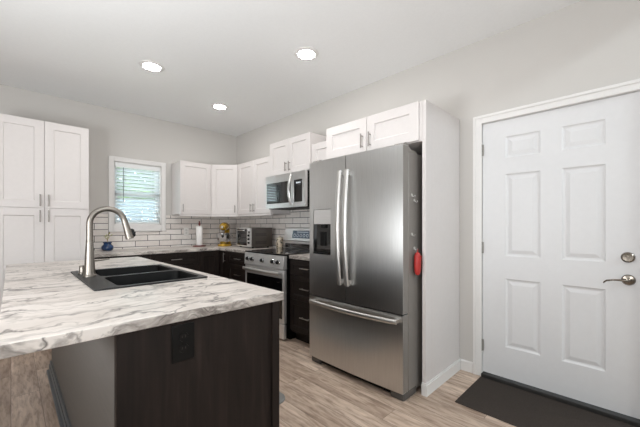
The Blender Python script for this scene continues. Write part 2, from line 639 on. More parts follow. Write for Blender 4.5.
# back wall with a window opening
WX0, WX1, WZ0, WZ1 = -1.783, -1.206, 1.238, 2.068
wb = MB()
wb.box(XL, WX0, 0, .12, 0, H).box(WX1, .12, 0, .12, 0, H).box(WX0, WX1, 0, .12, 0, WZ0).box(WX0, WX1, 0, .12, WZ1, H)
wall_back = struct(wb.build('wall_back', M_WALL, smooth=False), 'warm light grey painted wall with the window')
# right wall with a door opening
DY0, DY1, DZ = -3.900, -4.822, 2.064
wr = MB()
wr.box(0, .12, DY0, 0, 0, H).box(0, .12, YB, DY1, 0, H).box(0, .12, DY1, DY0, DZ, H).box(0, .12, YB, YE, H, HL)
wall_right = struct(wr.build('wall_right', M_WALL, smooth=False), 'warm light grey painted wall with the entry door')
struct(MB().box(XL - .12, XL, YB, .12, 0, HL).build('wall_left', M_WALL, smooth=False))
struct(MB().box(XL, 0.12, YB - .12, YB, 0, HL).build('wall_front', M_WALL, smooth=False))

# tiled backsplash belongs to the walls
t = MB()
TX0 = -2.135
t.box(TX0, -1.845, -.008, 0, .914, 1.372).box(-1.14, 0, -.008, 0, .914, 1.372).box(-1.845, -1.14, -.008, 0, .914, 1.146)
t.build('backsplash', M_TILE_B, wall_back, 'pale stacked subway tile with dark grout', smooth=False)
t = MB()
t.box(-.008, 0, -2.74, -.008, .914, 1.372).box(-.008, 0, -2.22, -1.46, 1.372, 1.46)
t.build('backsplash', M_TILE_R, wall_right, 'pale stacked subway tile with dark grout', smooth=False)

# baseboards
bb = MB()
prof = [(-.012, 0), (0, 0), (0, .088), (-.006, .088), (-.012, .078)]
bb.prism_y([(x, z) for x, z in prof], -3.838, -3.7405)
struct(bb.build('baseboard_right', M_TRIM, smooth=False), 'short white baseboard between tall panel and door casing')

# ------------------------------------------------------------------ window
win = struct_root('window_1', (-1.495, 0, 1.65))
win['label'] = 'white framed double hung window over the counter'
f = MB()
f.box(-1.842, WX0, -.022, 0, 1.146, 2.126).box(WX1, -1.146, -.022, 0, 1.146, 2.126)
f.box(WX0, WX1, -.022, 0, WZ1, 2.126).box(WX0, WX1, -.022, 0, 1.146, WZ0)
f.build('casing', M_TRIM, win, bevel=.003)
f = MB()   # jamb lining and sashes
f.box(WX0, WX0 + .012, 0, .12, WZ0, WZ1).box(WX1 - .012, WX1, 0, .12, WZ0, WZ1).box(WX0, WX1, 0, .12, WZ1 - .012, WZ1).box(WX0, WX1, 0, .12, WZ0, WZ0 + .012)
f.build('jamb', M_TRIM, win, smooth=False)
ZM = 1.655
for z0, z1, y in ((ZM - .02, WZ1 - .012, .098), (WZ0 + .012, ZM + .02, .066)):
    s = MB()
    x0, x1 = WX0 + .012, WX1 - .012
    s.box(x0, x0 + .04, y - .015, y + .015, z0, z1).box(x1 - .04, x1, y - .015, y + .015, z0, z1)
    s.box(x0, x1, y - .015, y + .015, z0, z0 + .04).box(x0, x1, y - .015, y + .015, z1 - .04, z1)
    so = s.build('sash', M_TRIM, win, bevel=.002)
    MB().box(x0 + .04, x1 - .04, y - .003, y + .003, z0 + .04, z1 - .04).build('glass', M_GLASS, so, smooth=False)

bl = thing('window_blind', 'white horizontal slat blind lowered over the window above the counter', 'blind', (-1.495, .02, 2.05))
MB().box(WX0 + .016, WX1 - .016, -.012, .042, 1.994, 2.052).build('head_rail', M_SLAT, bl, bevel=.003)
s = MB()
n_sl = 15
for i in range(n_sl):
    z = 1.968 - i * .0485
    a = math.radians(40)
    hw = .025
    dy, dz = hw * math.cos(a), hw * math.sin(a)
    x0, x1 = WX0 + .02, WX1 - .02
    t_ = .0013
    s.add([(x0, .016 - dy, z + dz), (x1, .016 - dy, z + dz), (x1, .016, z + .003), (x0, .016, z + .003), (x1, .016 + dy, z - dz), (x0, .016 + dy, z - dz),
           (x0, .016 - dy, z + dz - 2 * t_), (x1, .016 - dy, z + dz - 2 * t_), (x1, .016, z + .003 - 2 * t_), (x0, .016, z + .003 - 2 * t_), (x1, .016 + dy, z - dz - 2 * t_), (x0, .016 + dy, z - dz - 2 * t_)],
          [(0, 1, 2, 3), (3, 2, 4, 5), (9, 8, 7, 6), (11, 10, 8, 9), (0, 6, 7, 1), (5, 4, 10, 11), (0, 3, 9, 6), (3, 5, 11, 9), (1, 7, 8, 2), (2, 8, 10, 4)])
s.build('slat_stack', M_VANE, bl)
MB().box(WX0 + .02, WX1 - .02, -.004, .036, 1.252, 1.268).build('bottom_rail', M_SLAT, bl, bevel=.003)
MB().cyl((-1.675, -.016, 1.995), (-1.675, -.016, 1.54), .0045, 8).build('tilt_wand', plain('clear_grey_wand', srgb(120, 122, 124), .3), bl)
c = MB()
for x in (-1.70, -1.29):
    c.cyl((x, -.008, 1.99), (x, -.008, 1.262), .0012, 6).cyl((x, .040, 1.99), (x, .040, 1.262), .0012, 6)
c.cyl((-1.335, -.014, 1.99), (-1.335, -.014, 1.66), .0016, 6).lathe((-1.335, -.014, 1.63), [(0, 0), (.005, .004), (.003, .03), (0, .032)], 8)
c.build('lift_cord', M_SLAT, bl)

# outside the window
o = MB().box(-8, 8, .5, 14, -.35, -.302).build('lawn', M_LAWN, smooth=False)
o['kind'] = 'stuff'
tag(o, 'pale sunlit lawn outside the window', 'grass')
fe = thing('garden_fence', 'grey board fence seen through the lower half of the blind', 'fence', (-.2, 4.6, -.3))
b_ = MB()
for i in range(46):
    x = -3.0 + i * .14
    b_.box(x, x + .128, 4.60, 4.625, -.3, 1.90)
b_.build('board_panel', M_FENCE, fe, smooth=False)
b_ = MB()
b_.box(-3, 3.44, 4.625, 4.67, .1, .19).box(-3, 3.44, 4.625, 4.67, 1.45, 1.54)
b_.build('rail', M_FENCE, fe, smooth=False)


def tree(x, y, h, r, label):
    tr = thing('tree', label, 'tree', (x, y, -.3), 'trees outside the window')
    MB().tube([(x, y, -.27), (x, y, 0), (x + .1, y, h * .4), (x, y + .1, h * .75)], [.16, .15, .12, .05], 10).build('trunk', M_BARK, tr)
    m = MB()
    rnd = random.Random(int(x * 100) + 5)
    for i in range(4200):
        d = V((rnd.gauss(0, 1), rnd.gauss(0, 1), rnd.gauss(0, .8))).normalized() * (r * rnd.uniform(.4, 1.0) ** .6)
        p = V((x, y, h)) + d
        a = V((rnd.uniform(-1, 1), rnd.uniform(-1, 1), rnd.uniform(-1, 1))).normalized()
        b = a.orthogonal().normalized()
        s_ = rnd.uniform(.12, .24)
        m.add([p - a * s_, p + b * s_ * .5, p + a * s_, p - b * s_ * .5], [(0, 1, 2, 3)])
    m.build('foliage', M_GREEN, tr, smooth=False)


tree(.3, 7.6, 3.5, 1.9, 'bright green leafy tree glimpsed through the upper part of the blind')
tree(4.6, 9.6, 3.4, 1.8, 'bright green leafy tree glimpsed through the blind beside the corner cabinets')

# ------------------------------------------------------------------ entry door
door = struct_root('door_1', (.03, -4.361, 0))
door['label'] = 'white six panel entry door with nickel lever'
DW, DH = .910, 2.016
p_u = [(.166, .394), (.518, .746)]
p_v = [(.24, .776), (.952, 1.592), (1.718, 1.884)]
# front face lies at x = 0.012 so that the casing stands proud of it; u runs towards the camera (-y)
leaf = MB().slab((.012, -3.906, .036), (0, -1, 0), (-1, 0, 0), DW, DH, .044,
                 [(a, b, c_, d) for a, b in p_u for c_, d in p_v],
                 [(.010, .008), (.020, .010), (.046, .003)])
leaf_o = leaf.build('leaf', M_DOOR, door, smooth=False)
cs = MB()
for (y0, y1) in ((-3.842, -3.906), (-4.816, -4.880)):
    cs.box(-.014, 0, y0, y1, 0, 2.118)
    cs.box(-.019, -.014, y0 - (.016 if y0 > -4 else -.0), y0, 0, 2.118) if False else None
cs.box(-.014, 0, -3.906, -4.816, 2.056, 2.118)
cs.box(-.020, -.014, -3.842, -3.862, 0, 2.118).box(-.020, -.014, -4.880, -4.860, 0, 2.118).box(-.020, -.014, -3.862, -4.860, 2.098, 2.118)
cs.build('casing', M_TRIM, door, bevel=.002)
jb = MB()
jb.box(0, .12, DY0, -3.9035, 0, DZ).box(0, .12, -4.8185, DY1, 0, DZ).box(0, .12, -3.9035, -4.8185, 2.0545, DZ)
jb.box(.058, .075, -3.9035, -3.925, .03, 2.0545).box(.058, .075, -4.80, -4.8185, .03, 2.0545).box(.058, .075, -3.925, -4.80, 2.035, 2.0545)
jb.build('jamb', M_TRIM, door, smooth=False)
MB().box(-.03, .12, -3.906, -4.816, 0, .030).build('threshold', M_RUBBER, door, 'dark metal threshold strip', bevel=.005)
for z in (1.839, 1.046, .254):
    hg = MB()
    hg.cyl((-.004, -3.903, z - .047), (-.004, -3.903, z + .047), .0075, 10)
    hg.box(-.001, .004, -3.898, -3.918, z - .045, z + .045)
    hg.build('hinge', M_HINGE, door)
db = MB()
db.lathe((.012, -4.755, 1.027), [(0, .02), (.0, .016), (.024, .017), (.031, .012), (.0335, .004), (.0335, 0)], 28, (-1, 0, 0))
db.box(-.024, .012, -4.751, -4.759, 1.012, 1.042)
db.build('deadbolt', M_LOCK, door, 'round nickel deadbolt turn')
lv = MB()
lv.lathe((.012, -4.757, .886), [(0, .03), (.012, .028), (.014, .016), (.028, .014), (.0335, .005), (.0335, 0)], 28, (-1, 0, 0))
lv.tube([(-.010, -4.757, .886), (-.040, -4.757, .886), (-.052, -4.745, .887), (-.055, -4.72, .888), (-.054, -4.69, .886), (-.050, -4.66, .879), (-.046, -4.648, .868), (-.046, -4.644, .860)],
        [.008, .008, .0072, .0062, .0055, .005, .0045, .003], 12)
lv.build('lever_handle', M_LOCK, door, 'curved nickel lever on a round rose')

# ------------------------------------------------------------------ cabinet helpers
def pull(parent, c, axis, n, L, mat=M_PULL):
    """bar pull: centre c on the door face, axis along the bar, n outward"""
    c, axis, n = V(c), V(axis).normalized(), V(n).normalized()
    m = MB()
    off = n * .028
    m.cyl(c + off - axis * L / 2, c + off + axis * L / 2, .0056, 12)
    for s in (-1, 1):
        m.cyl(c + axis * s * L * .36, c + off + axis * s * L * .36, .0045, 10)
    return m.build('handle', mat, parent)


def shaker(name, parent, o, u, n, w, h, mat, rail=.068, t=.019, handle=None, rec=.010):
    """door or drawer front: o = lower corner of its front face. handle = (u, v, 'v' or 'h', length)"""
    m = MB().slab(o, u, n, w, h, t, [(rail, w - rail, rail, h - rail)], [(.004, rec)])
    d = m.build(name, mat, parent, smooth=False, bevel=.0015, seg=1)
    if handle:
        hu, hv, ax, L = handle
        c = V(o) + V(u).normalized() * hu + V((0, 0, 1)) * hv
        pull(d, c, (0, 0, 1) if ax == 'v' else u, n, L)
    return d


G = .0017   # half gap between fronts

# ---- tall pantry on the back wall
px0, px1 = -2.862, -2.135
pan = thing('pantry_cabinet', 'tall white double door pantry cabinet beside the window', 'cabinet', (-2.498, -.3, 0))
MB().box(px0, px1, -.610, -.010, .1, 2.273).box(px0, px1, -.54, -.06, 0, .1).build('body', M_CAB, pan, bevel=.001)
pm = -2.4985
for (a, b, hx) in ((px0, pm, None), (pm, px1, None)):
    w = b - a - 2 * G
    hu = w - .030 if a == px0 else .030
    shaker('door', pan, (a + G, -.630, 1.4015), (1, 0, 0), (0, -1, 0), w, .869, M_CAB, .072, handle=(hu, .075, 'v', .118))
    shaker('door', pan, (a + G, -.630, .112), (1, 0, 0), (0, -1, 0), w, 1.286, M_CAB, .072, handle=(hu, 1.286 - .078, 'v', .118))

# ---- wall cabinets
UZ0, UZ1 = 1.372, 2.134


def upper(name, label, x0, x1, y0, y1, z0, z1):
    o_ = thing(name, label, 'cabinet', ((x0 + x1) / 2, (y0 + y1) / 2, z0))
    return o_


c1 = upper('wall_cabinet', 'white single door wall cabinet between the window and the corner cabinet', -1.06, -.612, -.31, 0, UZ0, UZ1)
MB().box(-1.060, -.612, -.311, -.009, UZ0 + .012, UZ1).box(-1.060, -.612, -.330, -.29, UZ0 - .012, UZ0 + .012).build('body', M_CAB, c1, bevel=.001)
shaker('door', c1, (-1.060 + G, -.330, UZ0 + .018), (1, 0, 0), (0, -1, 0), .448 - 2 * G, UZ1 - UZ0 - .018, M_CAB, handle=(.030, .082, 'v', .110))

cc = upper('corner_wall_cabinet', 'white angled corner wall cabinet above the yellow mixer', -.61, 0, -.61, 0, UZ0, UZ1)
s2 = .0134
poly = [(-.009, -.009), (-.6105, -.009), (-.6105, -.311), (-.6105 + .004, -.311 - .0), (-.311, -.6065), (-.311, -.6105), (-.009, -.6105)]
MB().prism(poly, UZ0 + .012, UZ1).prism([(-.58, -.29), (-.6105, -.29), (-.6105, -.330), (-.330, -.6105), (-.29, -.6105), (-.29, -.58)], UZ0 - .012, UZ0 + .012).build('body', M_CAB, cc, smooth=False)
r2 = math.sqrt(.5)
A = V((-.611, -.330, UZ0 + .018))
w = (V((-.330, -.611, 0)) - V((-.611, -.330, 0))).length
shaker('door', cc, A + V((r2, -r2, 0)) * .004, (r2, -r2, 0), (-r2, -r2, 0), w - .008, UZ1 - UZ0 - .018, M_CAB, handle=(w - .042, .082, 'v', .110))

c2 = upper('wall_cabinet', 'white two door wall cabinet between corner cabinet and microwave, above the toaster oven', -.31, 0, -1.44, -.612, UZ0, UZ1)
MB().box(-.311, -.009, -1.444, -.6125, UZ0 + .012, UZ1).box(-.330, -.29, -1.444, -.6125, UZ0 - .012, UZ0 + .012).build('body', M_CAB, c2, bevel=.001)
for a, b in ((-.6125, -1.028), (-1.028, -1.444)):
    wd = abs(b - a) - 2 * G
    hu = wd - .033 if a > -1 else .033
    shaker('door', c2, (-.330, a - G, UZ0 + .018), (0, -1, 0), (-1, 0, 0), wd, UZ1 - UZ0 - .018, M_CAB, handle=(hu, .082, 'v', .110))

c3 = upper('wall_cabinet', 'short white two door cabinet mounted above the microwave', -.33, 0, -2.22, -1.46, 1.86, 2.275)
MB().box(-.336, -.002, -2.222, -1.456, 1.852, 2.276).build('body', M_CAB, c3, bevel=.001)
for a, b in ((-1.457, -1.8395), (-1.8395, -2.222)):
    wd = abs(b - a) - 2 * G
    hu = wd - .033 if a > -1.5 else .033
    shaker('door', c3, (-.356, a - G, 1.856), (0, -1, 0), (-1, 0, 0), wd, .418, M_CAB, handle=(hu, .083, 'v', .110))

c4 = upper('wall_cabinet', 'narrow white wall cabinet half hidden between microwave and refrigerator', -.31, 0, -2.735, -2.226, UZ0, UZ1)
MB().box(-.311, -.009, -2.728, -2.2245, UZ0, UZ1).build('body', M_CAB, c4, bevel=.001)
shaker('door', c4, (-.330, -2.2245 - G, UZ0 + .004), (0, -1, 0), (-1, 0, 0), .5035 - 2 * G, UZ1 - UZ0 - .004, M_CAB, handle=(.03, .082, 'v', .11))

c5 = upper('wall_cabinet', 'deep white two door cabinet over the refrigerator', -.61, 0, -3.69, -2.745, 1.83, UZ1)
MB().box(-.611, -.002, -3.697, -2.7305, 1.840, UZ1).build('body', M_CAB, c5, bevel=.001)
for a, b in ((-2.745, -3.213), (-3.213, -3.681)):
    wd = abs(b - a) - 2 * G
    hu = wd - .038 if a > -3 else .038
    shaker('door', c5, (-.631, a - G, 1.846), (0, -1, 0), (-1, 0, 0), wd, .284, M_CAB, .074, handle=(hu, .088, 'v', .118))

tp = thing('tall_end_panel', 'tall white panel enclosing the refrigerator side next to the door', 'panel', (-.305, -3.716, 0))
MB().box(-.611, -.002, -3.6985, -3.727, 0, UZ1).build('board', M_CAB, tp, bevel=.001)
q = MB()
q.box(-.611, -.001, -3.727, -3.739, 0, .078).box(-.623, -.611, -3.6985, -3.739, 0, .078)
q.box(-.611, -.001, -3.727, -3.734, .078, .088).box(-.618, -.611, -3.6985, -3.734, .078, .088)
q.build('base_moulding', M_TRIM, tp, smooth=False)

# ---- base cabinets
BZ = .876


def drawers(parent, x_or_y, a, b, side):
    """three drawer fronts on a face; side 'R' faces -x, 'B' faces -y"""
    for z0, z1 in ((.130, .452), (.458, .708), (.714, .866)):
        wd = abs(b - a) - 2 * G
        if side == 'R':
            o_, u_, n_ = (x_or_y, a - G, z0), (0, -1, 0), (-1, 0, 0)
        else:
            o_, u_, n_ = (a + G, x_or_y, z0), (1, 0, 0), (0, -1, 0)
        shaker('drawer', parent, o_, u_, n_, wd, z1 - z0, M_ESP, .05, handle=(wd / 2, (z1 - z0) / 2, 'h', .135))


b1 = thing('base_cabinet', 'espresso three drawer base cabinet beside the pantry, under the blue pot', 'cabinet', (-1.83, -.3, 0))
MB().box(-2.133, -1.529, -.610, -.002, .1, BZ).box(-2.133, -1.529, -.54, -.05, 0, .1).build('body', M_ESP, b1, smooth=False)
drawers(b1, -.630, -2.133, -1.529, 'B')
b2 = thing('base_cabinet', 'espresso three drawer base cabinet under the window and outlet wall', 'cabinet', (-1.22, -.3, 0))
MB().box(-1.527, -.924, -.610, -.002, .1, BZ).box(-1.527, -.924, -.54, -.05, 0, .1).build('body', M_ESP, b2, smooth=False)
drawers(b2, -.630, -1.527, -.924, 'B')
b3 = thing('corner_base_cabinet', 'espresso corner base cabinet with folding door under the yellow mixer', 'cabinet', (-.46, -.46, 0))
pl = [(-.002, -.002), (-.922, -.002), (-.922, -.610), (-.610, -.610), (-.610, -.880), (-.002, -.880)]
pk = [(-.05, -.05), (-.922, -.05), (-.922, -.54), (-.54, -.54), (-.54, -.880), (-.05, -.880)]
MB().prism(pl, .1, BZ).prism(pk, 0, .1).build('body', M_ESP, b3, smooth=False)
shaker('door', b3, (-.920, -.630, .115), (1, 0, 0), (0, -1, 0), .288, .751, M_ESP, .06)
shaker('door', b3, (-.630, -.634, .115), (0, -1, 0), (-1, 0, 0), .243, .751, M_ESP, .06, handle=(.165, .672, 'v', .13))
b4 = thing('base_cabinet', 'espresso three drawer base cabinet between corner and range', 'cabinet', (-.3, -1.16, 0))
MB().box(-.610, -.002, -1.427, -.882, .1, BZ).box(-.54, -.05, -1.427, -.882, 0, .1).build('body', M_ESP, b4, smooth=False)
drawers(b4, -.630, -.882, -1.427, 'R')
b5 = thing('base_cabinet', 'espresso three drawer base cabinet between range and refrigerator', 'cabinet', (-.3, -2.47, 0))
MB().box(-.610, -.002, -2.728, -2.202, .1, BZ).box(-.54, -.05, -2.728, -2.202, 0, .1).build('body', M_ESP, b5, smooth=False)
drawers(b5, -.630, -2.202, -2.718, 'R')

# ---- worktops
wt = MB().prism([(-.009, -.009), (-2.134, -.009), (-2.134, -.640), (-.640, -.640), (-.640, -1.428), (-.009, -1.428)], BZ, .914)
tag(wt.build('worktop', M_MARBLE, None, bevel=.004), 'L shaped pale marble look worktop running under the window to the range', 'worktop')
wt = MB().box(-.640, -.009, -2.7285, -2.200, BZ, .914)
tag(wt.build('worktop', M_MARBLE, None, bevel=.004), 'short pale marble look worktop between range and refrigerator', 'worktop')

# ------------------------------------------------------------------ island
IX0, IX1, IY0, IY1 = -2.763, -1.822, -3.627, -1.262
SX0, SX1, SY0, SY1 = -2.455, -1.895, -2.990, -2.150     # sink rim
isl = thing('kitchen_island', 'dark espresso kitchen island base with taupe back panel', 'island', (-2.17, -2.44, 0))
MB().box(-2.470, -1.842, -3.600, -3.575, 0, BZ).box(-1.876, -1.838, -3.612, -3.600, 0, BZ).box(-2.492, -2.470, -3.603, -3.575, 0, BZ).build('end_panel', M_ESP, isl, smooth=False)
MB().box(-2.492, -2.470, -3.575, -1.330, 0, BZ).build('back_panel', M_GREYPANEL, isl, 'smooth taupe panel on the seating side', smooth=False)
MB().box(-2.470, -1.842, -1.355, -1.330, 0, BZ).build('end_panel', M_ESP, isl, smooth=False)
MB().box(-1.862, -1.842, -3.575, -1.355, .1, BZ).box(-1.92, -1.90, -3.575, -1.355, 0, .1).box(-2.470, -1.862, -3.575, -1.355, .1, .118).build('face_frame', M_ESP, isl, smooth=False)
yy = -3.57
for wd in (.55, .88, .78):
    n_d = 2 if wd > .6 else 1
    for k in range(n_d):
        w1 = wd / n_d
        shaker('door', isl, (-1.823, yy + k * w1 + G, .112), (0, 1, 0), (1, 0, 0), w1 - 2 * G, .755, M_ESP, .06, handle=((w1 - .04) if k == 0 else .04, .68, 'v', .13))
    yy += wd
bm_ = MB()
bm_.box(-2.5045, -2.492, -3.603, -1.330, 0, .092).box(-2.5245, -2.5045, -3.603, -1.330, 0, .020).box(-2.510, -2.5045, -3.603, -1.330, .020, .066)
bm_.build('base_moulding', M_SLATE, isl, 'grey stepped base moulding', bevel=.003)
ol = MB().box(-2.319, -2.237, -3.6065, -3.600, .722, .858)
olo = ol.build('outlet', M_BLACK, isl, 'black double outlet plate', bevel=.002)
ro = MB()
for z in (.770, .812):
    ro.lathe((-2.278, -3.6062, z), [(0, .003), (.0165, .003), (.0175, 0)], 20, (0, -1, 0))
ro.build('socket', M_BLACK, olo)
slot_m = plain('slot_grey', srgb(60, 56, 54), .6, spec=.1)
for z in (.770, .812):
    for dx in (-.006, .006):
        sl = MB().box(-2.278 + dx - .0012, -2.278 + dx + .0012, -3.6098, -3.6092, z - .003, z + .005)
        sl.build('slot', slot_m, olo, smooth=False)

# worktop with the sink cut out of it
HX0, HX1, HY0, HY1 = SX0 + .012, SX1 - .012, SY0 + .012, SY1 - .012
it = MB()
xs, ys = [IX0, HX0, HX1, IX1], [IY0, HY0, HY1, IY1]
for i in range(3):
    for j in range(3):
        if i == 1 and j == 1:
            continue
        for z in (BZ, .914):
            it.add([(xs[i], ys[j], z), (xs[i + 1], ys[j], z), (xs[i + 1], ys[j + 1], z), (xs[i], ys[j + 1], z)], [(0, 1, 2, 3)])
for a, b in (((IX0, IY0), (IX1, IY0)), ((IX1, IY0), (IX1, IY1)), ((IX1, IY1), (IX0, IY1)), ((IX0, IY1), (IX0, IY0)),
             ((HX0, HY0), (HX1, HY0)), ((HX1, HY0), (HX1, HY1)), ((HX1, HY1), (HX0, HY1)), ((HX0, HY1), (HX0, HY0))):
    cu = [a]
    for tt in (xs if abs(a[1] - b[1]) < 1e-6 else ys):
        p = (tt, a[1]) if abs(a[1] - b[1]) < 1e-6 else (a[0], tt)
        lo, hi = (min(a[0], b[0]), max(a[0], b[0])) if abs(a[1] - b[1]) < 1e-6 else (min(a[1], b[1]), max(a[1], b[1]))
        if lo + 1e-6 < tt < hi - 1e-6:
            cu.append(p)
    cu = [cu[0]] + sorted(cu[1:], key=lambda p: (p[0] - a[0]) ** 2 + (p[1] - a[1]) ** 2) + [b]
    for p, q_ in zip(cu[:-1], cu[1:]):
        it.add([(p[0], p[1], BZ), (q_[0], q_[1], BZ), (q_[0], q_[1], .914), (p[0], p[1], .914)], [(0, 1, 2, 3)])
tag(it.build('island_worktop', M_MARBLE, None, bevel=.003), 'large pale marble look worktop on the island around the black sink', 'worktop')

# ------------------------------------------------------------------ sink
sk = thing('double_sink', 'black double bowl sink set into the island worktop', 'sink', (-2.175, -2.57, .914))
BX0, BX1 = -2.352, -1.925
bowls = [(-2.958, -2.588), (-2.552, -2.182)]
m = MB()
zt = .922
R_ = .045


def rrect(x0, x1, y0, y1, r, n=6):
    pts = []
    for cx_, cy_, a0 in ((x1 - r, y1 - r, 0), (x0 + r, y1 - r, 90), (x0 + r, y0 + r, 180), (x1 - r, y0 + r, 270)):
        for k in range(n + 1):
            a = math.radians(a0 + 90 * k / n)
            pts.append((cx_ + r * math.cos(a), cy_ + r * math.sin(a)))
    return pts


# rim with two rounded openings made by filling between loops
bmx = bmesh.new()
loops = [rrect(SX0, SX1, SY0, SY1, .012)] + [rrect(BX0, BX1, a, b, R_) for a, b in bowls]
edges = []
for L in loops:
    vv = [bmx.verts.new((x, y, zt)) for x, y in L]
    for k in range(len(vv)):
        edges.append(bmx.edges.new((vv[k], vv[(k + 1) % len(vv)])))
bmesh.ops.triangle_fill(bmx, use_beauty=True, use_dissolve=False, edges=edges)
bmx.verts.ensure_lookup_table()
bmx.verts.index_update()
rim_v = [tuple(v.co) for v in bmx.verts]
rim_f = []
for fc in bmx.faces:
    cx_ = sum(v.co.x for v in fc.verts) / len(fc.verts)
    cy_ = sum(v.co.y for v in fc.verts) / len(fc.verts)
    inside = any(BX0 < cx_ < BX1 and a < cy_ < b for a, b in bowls) and all(any(abs(v.co.x - x) < 1e-6 and abs(v.co.y - y) < 1e-6 for x, y in sum(loops[1:], [])) for v in fc.verts) and \
        any(all(any(abs(v.co.x - x) < 1e-6 and abs(v.co.y - y) < 1e-6 for x, y in L) for v in fc.verts) for L in loops[1:])
    if not inside:
        rim_f.append(tuple(v.index for v in fc.verts))
bmx.free()
m.add(rim_v, rim_f)
L = loops[0]
n = len(L)
m.add([(x, y, zt) for x, y in L] + [(x, y, .9142) for x, y in L], [(k, (k + 1) % n, n + (k + 1) % n, n + k) for k in range(n)])
m.build('rim', M_SINK, sk)
for a, b in bowls:
    m = MB()
    rings = [(0, zt), (.003, zt - .006), (.006, .80), (.012, .745), (.04, .728), (.12, .722)]
    vs = []
    for ins, z in rings:
        vs += [(x, y, z) for x, y in rrect(BX0 + ins, BX1 - ins, a + ins, b - ins, max(R_ - ins * .3, .012))]
    n = len(rrect(0, 1, 0, 1, .1))
    fs = [(i * n + k, i * n + (k + 1) % n, (i + 1) * n + (k + 1) % n, (i + 1) * n + k) for i in range(len(rings) - 1) for k in range(n)]
    fs.append(tuple((len(rings) - 1) * n + k for k in range(n)))
    m.add(vs, fs)
    bo = m.build('bowl', M_BASIN, sk)
    MB().lathe(((BX0 + BX1) / 2, (a + b) / 2, .7225), [(0, .001), (.03, .001), (.042, .004), (.045, .0005)], 24).build('drain', M_NICKEL, bo)

# ------------------------------------------------------------------ faucet
fx, fy, fz = -2.400, -2.486, .9222
fa = thing('kitchen_faucet', 'tall brushed nickel gooseneck pull down faucet standing on the sink deck', 'faucet', (fx, fy, fz))
MB().lathe((fx, fy, fz), [(0, 0), (.034, 0), (.034, .007), (.029, .012), (.0275, .03), (.0245, .10), (.0205, .17), (.0182, .215), (.0172, .220), (0, .220)], 28).build('body', M_NICKEL, fa)
pts = [(fx, fy, fz + .20), (fx, fy, fz + .30)]
cr = .092
for k in range(0, 21):
    a = math.pi - math.pi * .94 * k / 20
    pts.append((fx + cr + cr * math.cos(a), fy, fz + .316 + cr * math.sin(a)))
MB().tube(pts, [.0168] * len(pts), 18, up=(0, 1, 0)).build('spout', M_NICKEL, fa)
e = V(pts[-1])
d = (V(pts[-1]) - V(pts[-2])).normalized()
hd = MB().tube([e - d * .004, e + d * .012, e + d * .05, e + d * .10, e + d * .116, e + d * .118], [.0170, .0180, .0195, .0235, .0245, .0225], 22, up=(0, 1, 0))
hdo = hd.build('spray_head', M_NICKEL, fa)
side = V((1, 0, .1)).normalized()
bp = e + d * .082 + side * .0215
MB().tube([bp - d * .024, bp - d * .018 + side * .005, bp + d * .018 + side * .006, bp + d * .024], [.007, .0115, .012, .007], 10, sx=1.0).build('button', M_BLACK, hdo, 'black spray button')
lv = MB()
lv.cyl((fx, fy + .015, fz + .085), (fx, fy + .045, fz + .085), .014, 18)
lv.tube([(fx, fy + .040, fz + .085), (fx + .03, fy + .046, fz + .086), (fx + .11, fy + .05, fz + .092)], [.0062, .0058, .0042], 10)
lv.build('lever', M_NICKEL, fa)
sd = thing('deck_cap', 'small round nickel cap on the sink deck behind the faucet', 'sink cap', (-2.415, -2.335, .9222))
MB().lathe((-2.415, -2.335, .9222), [(0, 0), (.024, 0), (.024, .006), (.017, .01), (.017, .046), (.014, .052), (0, .053)], 22).build('cap_body', M_NICKEL, sd)

# ------------------------------------------------------------------ refrigerator
FY0, FY1, FXF = -2.720, -3.664, -.820
fr = thing('refrigerator', 'stainless steel french door refrigerator with bottom freezer', 'refrigerator', (-.43, -3.2, 0))
MB().box(-.734, -.06, FY1 + .006, FY0 - .012, .03, 1.752).build('cabinet_body', M_FRIDGE_SIDE, fr, 'matt grey side walls', bevel=.006)
MB().box(-.7535, -.7345, FY1 + .03, FY0 - .03, .05, 1.75).build('gasket', M_GASKET, fr, smooth=False)


def bow(a0, w_all):
    def fn(a, b, d):
        if d > .03:
            return V((0, 0, 0))
        s = ((a + a0) / w_all - .5) * 2
        return V((-.014 * (1 - s * s), 0, 0))
    return fn


WALL = abs(FY1 - FY0)
mid = -3.160
wl, wr_ = abs(mid - FY0), abs(FY1 - mid)
zb, zt2 = .612, 1.787
cu = [wl * k / 10 for k in range(1, 10)]
hole = (.052, .272, .975 - zb, 1.368 - zb)
dl = MB().slab((FXF, FY0, zb), (0, -1, 0), (-1, 0, 0), wl - .003, zt2 - zb, .066, [hole], [(.001, .006), (.002, .026)],
               [c_ for c_ in cu if not hole[0] < c_ < hole[1]], (), bow(0, WALL))
dlo = dl.build('door', M_STEEL, fr, 'stainless door with the dispenser', bevel=.0)
dr = MB().slab((FXF, mid - .003, zb), (0, -1, 0), (-1, 0, 0), wr_ - .003, zt2 - zb, .066, (), (), [wr_ * k / 10 for k in range(1, 10)], (), bow(wl + .003, WALL))
dro = dr.build('door', M_STEEL, fr, 'plain stainless door', bevel=.0)
fz_ = MB().slab((FXF, FY0, .062), (0, -1, 0), (-1, 0, 0), WALL, zb - .062 - .008, .066, (), (), [WALL * k / 20 for k in range(1, 20)], (), bow(0, WALL))
fzo = fz_.build('freezer_drawer', M_STEEL, fr, bevel=.0)

for par, z0, z1 in ((dro, zb + .002, zt2 - .002), (fzo, .064, zb - .010)):
    MB().box(FXF + .004, FXF + .066, FY1 - .0008, FY1 + .0005, z0, z1).build('side_trim', M_FRIDGE_SIDE, par, 'matt grey door edge', smooth=False)
